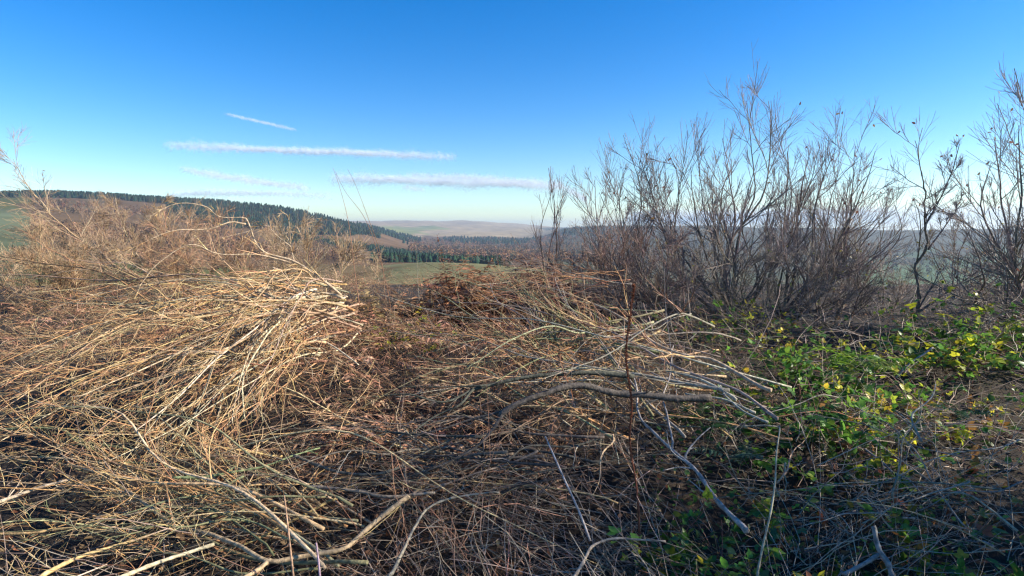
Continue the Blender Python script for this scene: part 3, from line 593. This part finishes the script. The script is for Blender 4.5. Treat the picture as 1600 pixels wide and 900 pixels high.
bare_tree('bare_tree', vase(1330, 495, 7.4, [(1290, 330), (1330, 310), (1370, 300), (1400, 320), (1345, 380)], .014), SAL,
          'low bare bush filling the gap before the crooked tree', 'shrub', 9, 7, 4, .42, .05, (.04, (.03, .045), [(.3, .24, .05), (.28, .13, .08)]), tcols=SALT)
bare_tree('bare_tree', [(YS((1404, 530, 6.0), (1420, 505, 6.0), (1434, 488, 6.0), (1432, 455, 6.0), (1428, 420, 6.0), (1450, 390, 5.95), (1447, 350, 5.9), (1442, 290, 5.8), (1432, 225, 5.7)), .024, .003),
                        (YS((1434, 488, 6.0), (1460, 470, 6.0), (1495, 448, 6.05), (1530, 420, 6.1), (1560, 385, 6.1)), .016, .003),
                        (YS((1447, 350, 5.9), (1470, 310, 5.9), (1490, 260, 5.9), (1500, 225, 5.9)), .010, .003),
                        (YS((1450, 390, 5.95), (1480, 350, 6), (1510, 310, 6.1)), .010, .003)], [(.15, .115, .095), (.19, .15, .12)],
          'small dark tree with a crooked trunk rising from the brambles', 'tree', 9, 7, 3, .36, .03, (.03, (.03, .05), LEAFB), tcols=SALT)
bare_tree('bare_tree', vase(1680, 520, 5.6, [(1590, 115), (1600, 190), (1560, 230), (1540, 250), (1650, 100), (1550, 320), (1530, 360), (1700, 90), (1760, 160)], .024, .32), SAL,
          'bare tree cut off by the picture edge, its twigs reaching inwards', 'tree', 11, 7, 3, .36, .05, (.03, (.03, .05), LEAFB), tcols=SALT)
bare_tree('bare_shrub', vase(1500, 470, 8.6, [(1450, 370), (1485, 340), (1520, 350), (1560, 365), (1590, 360), (1535, 400)], .010), [(.16, .11, .08), (.2, .14, .1)],
          'thin reddish brown scrub behind the crooked trunk', 'shrub', 8, 6, 5, .42, .04, (.02, (.03, .045), [(.38, .3, .05)]))
bare_tree('bare_shrub', vase(980, 450, 6.4, [(925, 370), (945, 375), (965, 365), (1010, 375), (1050, 380), (945, 400), (905, 405)], .012), [(.2, .14, .115), (.26, .17, .14)],
          'low dense purplish thicket at the foot of the leaning sallow', 'shrub', 9, 7, 5, .5, .02)
bare_tree('bare_shrub', vase(1180, 500, 5.9, [(1090, 400), (1130, 390), (1170, 400), (1220, 395), (1260, 410), (1300, 420), (1110, 440)], .011), [(.2, .165, .13), (.27, .22, .17)],
          'low dense grey thicket round the feet of the tall sallows', 'shrub', 9, 6, 4, .5, .02, (.02, (.025, .04), [(.32, .28, .05), (.2, .22, .05)]))
for sx, tops, lb in ((862, [(858, 262), (868, 300)], 'pair of thin straight saplings standing farthest from the sallows'), (885, [(880, 300), (893, 290), (872, 330)], 'cluster of thin saplings next to the farthest pair')):
    bare_tree('sapling', vase(sx, 430, 7.0, tops, .007, .02), [(.2, .13, .1), (.24, .16, .12)], lb, 'sapling', 7, 3, 2, .3, .09, r_min=.0009, ang=(12, 26))
TW = [(.4, .28, .17), (.34, .23, .14), (.48, .36, .23)]
bare_tree('thorn_bush', [(YS((240, 445, 9.2), (190, 420, 9.2), (140, 385, 9.2), (85, 345, 9.2), (45, 300, 9.2), (18, 255, 9.2)), .03, .003),
                         (YS((240, 445, 9.2), (215, 395, 9.0), (190, 345, 8.9), (182, 305, 8.9)), .02, .003),
                         (YS((240, 445, 9.2), (150, 430, 9.0), (90, 420, 8.9), (40, 400, 8.8)), .016, .003),
                         (YS((245, 445, 9.2), (255, 400, 9.2), (250, 340, 9.2), (258, 312, 9.2)), .014, .003),
                         (YS((245, 445, 9.2), (290, 410, 9.2), (305, 370, 9.2), (320, 340, 9.2)), .014, .003),
                         (YS((240, 445, 9.2), (150, 395, 9.4), (110, 340, 9.4), (105, 325, 9.4)), .016, .003),
                         (YS((235, 445, 9.2), (170, 415, 9.4), (100, 385, 9.4), (50, 350, 9.4)), .016, .003)], TW,
          'wide twiggy tan thorn bush leaning over the green slope', 'bush', 15, 8, 5, .36, .0, (.006, (.03, .05), [(.34, .2, .06)]))
bare_tree('thorn_bush', vase(330, 450, 8.0, [(250, 350), (300, 335), (340, 345), (390, 360), (420, 375), (280, 390), (370, 390), (230, 390)], .012), [(.4, .23, .14), (.44, .29, .17)],
          'dense reddish tan bush behind the arching pale branch', 'bush', 12, 8, 5, .42, .0)
bare_tree('thorn_bush', vase(480, 455, 7.6, [(430, 362), (455, 348), (485, 352), (525, 368), (570, 392), (600, 425), (440, 400), (530, 425)], .010), [(.4, .29, .18), (.46, .33, .2)],
          'small tan bush between the heap top and the dark plantation', 'bush', 12, 8, 5, .45, .0)
bare_tree('thorn_bush', vase(90, 470, 7.4, [(-30, 380), (30, 385), (80, 375), (140, 385), (190, 400), (-60, 360), (110, 400), (60, 350)], .010), [(.42, .27, .15), (.46, .33, .2)],
          'low thin bush in front of the wide thorn bush', 'bush', 11, 8, 7, .5, .02)
THK = [(.22, .165, .125), (.27, .2, .15), (.18, .14, .11)]
for bx, by, Y, tops, lb in ((1065, 500, 6.0, [(1000, 400), (1030, 390), (1060, 400), (1100, 410), (980, 430)], 'low tangled thicket at the foot of the tallest sallow'),
                            (1290, 510, 6.2, [(1230, 400), (1260, 410), (1300, 400), (1340, 420), (1370, 430)], 'low tangled thicket under the spreading sallow'),
                            (1380, 505, 6.8, [(1330, 420), (1370, 410), (1400, 430), (1420, 440)], 'small tangled thicket next to the crooked trunk'),
                            (1560, 510, 6.4, [(1490, 440), (1530, 430), (1570, 420), (1620, 430), (1650, 400)], 'low reddish thicket between the crooked tree and the edge tree')):
    bare_tree('bare_shrub', vase(bx, by, Y, tops, .010), THK, lb, 'shrub', 9, 6, 4, .5, .02, (.02, (.025, .04), [(.32, .28, .05), (.2, .22, .05)]), tcols=THK + SALT)
bare_tree('thorn_bush', vase(190, 430, 11.0, [(90, 345), (130, 330), (180, 325), (230, 330), (270, 335), (310, 345), (150, 360), (250, 360), (340, 360)], .014), [(.36, .24, .15), (.42, .29, .18)],
          'thick brown bush behind the wide thorn bush', 'bush', 12, 8, 5, .4, .0)
# leafy bushes added out of view, near side of the trees, to shade the hollow
def shade_bush(x, y, rx, h, label, n=3600):
    b = np.array([x, y, float(terrain(x, y))]); e = empty('shade_bush', b, label, 'bush'); u = nrm(rng.normal(size=(n, 3))) * rng.uniform(.3, 1, (n, 1)) ** .6; u[:, 2] = np.abs(u[:, 2])
    p = b + u * [rx, rx * .9, h]; g = Geo(); L = rng.uniform(.03, .055, n); g.leaves(p, nrm(rng.normal(size=(n, 3))), nrm(rng.normal(size=(n, 3)) + [0, 0, .5]), L, L * .7, cmix(n, *DC, (.04, .09, .03))); g.build('foliage', M_LEAF, parent=e, origin=b)
    m = 26; t = Geo(); P = grow(np.tile(b, (m, 1)) + rng.normal(size=(m, 3)) * [.15, .15, 0], rng.normal(size=(m, 3)) * .16 + [0, 0, 1], np.full(m, h * .95), 8, .05, .03); t.tubes(P, taper(np.full(m, .014), .003, 8), cmix(m, *SAL), k=6); t.build('stem', M_BARK, parent=e, origin=b)
shade_bush(3.35, 1.75, .8, 1.9, 'dense ivy clad hedge bush standing just past the picture edge', 2400)
shade_bush(6.2, 2.05, 1.25, 4.5, 'tall ivy clad hedge bush farthest past the picture edge', 11500)
shade_bush(4.35, 2.35, .75, 3.0, 'taller ivy clad hedge bush behind the first one past the edge')

# tall wispy stems in the gap
def wisp(pts, lab, c=(.26, .14, .09)):
    cut_branch([(YS(*pts), .0036, .0012)], [c], lab, twigs=(3, 0), tl=.12, knobs=False, name='wispy_shoot', cat='shoot', ang=(10, 25))
wisp([(562, 480, 4.6), (555, 430, 4.6), (545, 350, 4.6), (530, 290, 4.6), (520, 262, 4.6)], 'tall thin rust stem, leftmost of the three against the clouds')
wisp([(612, 490, 4.7), (598, 420, 4.7), (572, 345, 4.7), (540, 300, 4.7), (524, 268, 4.7)], 'tall thin rust stem leaning across the leftmost one near its tip')
wisp([(602, 470, 4.8), (595, 400, 4.8), (575, 340, 4.8), (556, 290, 4.8), (543, 264, 4.8)], 'tall thin rust stem, rightmost of the three against the clouds')
wisp([(655, 470, 5.0), (652, 430, 5.0), (651, 380, 5.0)], 'short grey stem standing before the blue green conifers', (.3, .26, .2))
wisp([(1060, 640, 3.4), (1050, 560, 3.5), (1040, 480, 3.6), (1038, 420, 3.6)], 'thin grey stem rising behind the red brown seed stalk', (.25, .23, .2))
# red brown seed stalk
def seed_stalk():
    P = smooth_path(YS((1000, 870, 2.35), (996, 775, 2.4), (984, 690, 2.45), (987, 630, 2.45), (978, 560, 2.5), (984, 500, 2.52), (991, 446, 2.55)), 40); g = Geo(); g.tubes(P[None], np.linspace(.0055, .0025, 40)[None], cmix(1, (.2, .07, .035)), k=6, cap=True)
    o = g.build('seed_stalk', M_BARK, origin=P[0]); tag(o, 'tall straight red brown dead dock stalk with crusted seeds', 'seed stalk')
    s = Geo(); n = 950; t = rng.beta(1.5, 1, n) * .7 + .3; i = np.clip((t * 39).astype(int), 0, 38); p = P[i] + (P[i + 1] - P[i]) * rng.random((n, 1)); d = nrm(rng.normal(size=(n, 3)) * [1, 1, .3] + [0, 0, 1.2])
    L = rng.uniform(.006, .014, n); s.leaves(p, d, nrm(rng.normal(size=(n, 3))), L, L * .6, cmix(n, (.26, .09, .045), (.2, .07, .04), (.3, .13, .06))); s.build('seeds', M_DRY, parent=o, origin=P[0])
    b = Geo(); q = P[30:38:2]; D = nrm(np.stack([rng.normal(size=4) * .25, rng.normal(size=4) * .2, np.ones(4)], -1)); b.tubes(grow(q, D, np.full(4, .13), 6, .03), taper(np.full(4, .0025), .001, 6), cmix(4, (.24, .09, .05)), k=4); b.build('side_stalks', M_BARK, parent=o, origin=P[0])
seed_stalk()

# mound of dead bracken behind the gap
def bracken_clump(px, Y, wd, hgt, n, label, cols):
    c = at(px, 440, Y); x = c[0] + rng.normal(size=n) * wd; y = Y + rng.normal(size=n) * wd * .5; z = terrain(x, y) + hgt * np.exp(-((x - c[0]) / (wd * 1.3)) ** 2) * rng.uniform(.1, .9, n)
    D = nrm(np.stack([rng.normal(size=n), rng.normal(size=n), rng.uniform(-.1, .6, n)], -1)); g = Geo(); frond_geo(g, np.stack([x, y, z], -1), D, rng.uniform(.25, .55, n), cmix(n, *cols), 26, .3, -.1)
    b = np.array([c[0], Y, float(terrain(c[0], Y))]); e = empty('bracken_clump', b, label, 'bracken'); g.build('fronds', M_DRY, parent=e, origin=b)
bracken_clump(725, 6.2, .4, .72, 380, 'mound of rust brown dead bracken at the edge of the green pasture', [(.44, .22, .11), (.34, .17, .09), (.24, .12, .065)])
bracken_clump(840, 6.6, .55, .76, 340, 'dead purple brown bracken below the thin saplings', [(.32, .18, .12), (.26, .15, .1)])
bracken_clump(590, 6.0, .4, .42, 200, 'low dead bracken with the tall rust stems', [(.38, .23, .12), (.42, .3, .15)])

# green ferns
def fern(px, py, n, L, label, cols, f=1.0, spread=.9):
    b = surf(px, py, f); b[2] -= .05; e = empty('fern', b, label, 'fern', None)
    for j in range(n):
        a = rng.uniform(0, 2 * math.pi); g = Geo(); D = np.array([[math.cos(a) * spread, math.sin(a) * spread, rng.uniform(.35, .8)]])
        frond_geo(g, b[None], D, np.array([L * rng.uniform(.7, 1.1)]), cmix(1, *cols), 44, .26, -.1); g.build('frond', M_LEAF, parent=e, origin=b)
FG = [(.19, .34, .03), (.26, .4, .035), (.12, .26, .03), (.3, .36, .04)]
fern(1290, 572, 7, .42, 'bright green fern catching the sun in the middle of the bramble bed', FG, 1.0)
fern(1345, 560, 6, .36, 'bright green fern close behind the sunniest fern', FG)
fern(1100, 655, 9, .26, 'feathery mid green fern below the silvery butts', [(.04, .1, .025), (.05, .13, .03)])
fern(1140, 700, 7, .22, 'dull grey green fern beside the bluish grey dead branch', [(.07, .13, .08), (.05, .1, .06)])
fern(1265, 640, 7, .24, 'small fern at the near side of the bramble bed', [(.05, .14, .025), (.08, .17, .03)])
fern(1500, 630, 6, .2, 'little fern in front of the black hollow', [(.05, .12, .03)])

# brambles
def bramble(x, y, n_cane, ln, cols, label, group, size=(.025, .05), nl=7):
    b = np.array([x, y, float(terrain(x, y))]); e = empty('bramble', b, label, 'bramble', group)
    D = nrm(np.stack([rng.normal(size=n_cane) * .6, rng.normal(size=n_cane) * .6, np.full(n_cane, 1.0)], -1)); B = b + rng.normal(size=(n_cane, 3)) * [.004, .004, 0]
    L = ln * rng.uniform(.6, 1.2, n_cane); P = grow(B, D, L, 12, .09, -.09); R_ = taper(np.full(n_cane, .003), .0012, 12); g = Geo(); g.tubes(P, R_, cmix(n_cane, (.26, .10, .07), (.16, .13, .06), (.3, .16, .12)), k=4); g.build('canes', M_TWIG, parent=e, origin=b)
    q, d, rr, t, i = kids(P, R_, nl, .25, .99, (40, 80)); m = len(q); lf = Geo(); pl = rng.uniform(.02, .05, m); tip = q + d * pl[:, None]
    lf.tubes(np.stack([q, tip], 1), np.full((m, 2), .0009), cmix(m, (.16, .15, .06)), k=3); c = cmix(m, *cols, jit=.25); up = nrm(rng.normal(size=(m, 3)) * .45 + [0, 0, 1])
    side = nrm(np.cross(d, up)); s = rng.uniform(*size, m)
    for k in (-1, 0, 1):
        dd = nrm(d * (1 if k == 0 else .45) + side * k * .9); lf.leaves(tip, dd, up, s * (1.1 if k == 0 else .9), s * rng.uniform(.6, .8, m), c * rng.uniform(.85, 1.15, (m, 1)))
    lf.build('leaves', M_LEAF, parent=e, origin=b)
BG = [(.11, .25, .04), (.07, .17, .035), (.16, .3, .04)]; BY = [(.5, .5, .04), (.36, .42, .04), (.62, .5, .05)]; BD = [(.06, .13, .05), (.08, .16, .06)]; BO = [(.4, .2, .05), (.35, .12, .06), (.3, .26, .05)]
def bed(n, xr, yr, ln, cols, label, group, **k):
    for j in range(n):
        p = rng.uniform(*xr); Y = rng.uniform(*yr); bramble((p - 800) / F_PX * Y, Y, int(rng.integers(2, 5)), ln, cols, label, group, **k)
bed(20, (1180, 1440), (3.0, 4.8), .5, BG, 'low green bramble in the sunlit bed under the sallows', 'green brambles under the sallows', size=(.03, .078))
bed(12, (1180, 1480), (2.9, 5.0), .5, BG + BY + BY[:1], 'yellowing bramble in the sunlit bed under the sallows', 'yellowing brambles under the sallows')
bed(36, (1400, 1720), (4.4, 5.3), .62, BG + BY[:2], 'bramble on the bank above the black hollow', 'brambles on the bank above the hollow', size=(.024, .08), nl=7)
bed(9, (1120, 1480), (4.9, 6.3), .45, BY, 'bramble with clear yellow leaves at the feet of the bare trees', 'yellow brambles under the bare trees')
bed(8, (1050, 1300), (1.9, 2.7), .42, BD + BG, 'dark green bramble in the shade near the bluish grey branch', 'shaded brambles')
bed(6, (1150, 1420), (2.4, 3.3), .42, BG + BY[:1], 'green bramble with sunlit leaf tips before the low fern', 'brambles before the low fern', size=(.03, .055))
bed(7, (1060, 1260), (1.9, 2.6), .4, BY + BG, 'yellow leaved bramble by the thin pale upright stalk', 'yellow brambles by the stalk')
bed(4, (1440, 1580), (2.2, 2.8), .4, BO + BG, 'orange tinged bramble in the shaded twigs near the thicket edge', 'orange tinged brambles')
bed(6, (1010, 1200), (4.6, 5.8), .6, BG + BY, 'bramble climbing among the dark sallow stems', 'brambles among the sallow stems')
bed(5, (590, 700), (4.9, 5.6), .4, BY + [(.3, .22, .08)], 'yellow leaved bramble in the gap before the pasture', 'yellow brambles in the gap')
bed(12, (1300, 1640), (3.1, 4.2), .4, BG + BY + BO[:1], 'low bramble in the dip below the bank of brambles', 'brambles in the dip below the bank', size=(.026, .06))
bed(6, (1230, 1560), (2.1, 2.9), .36, BO + BY + BG, 'bramble with mixed orange and yellow leaves in the shaded twigs', 'mixed coloured shaded brambles', size=(.03, .06))
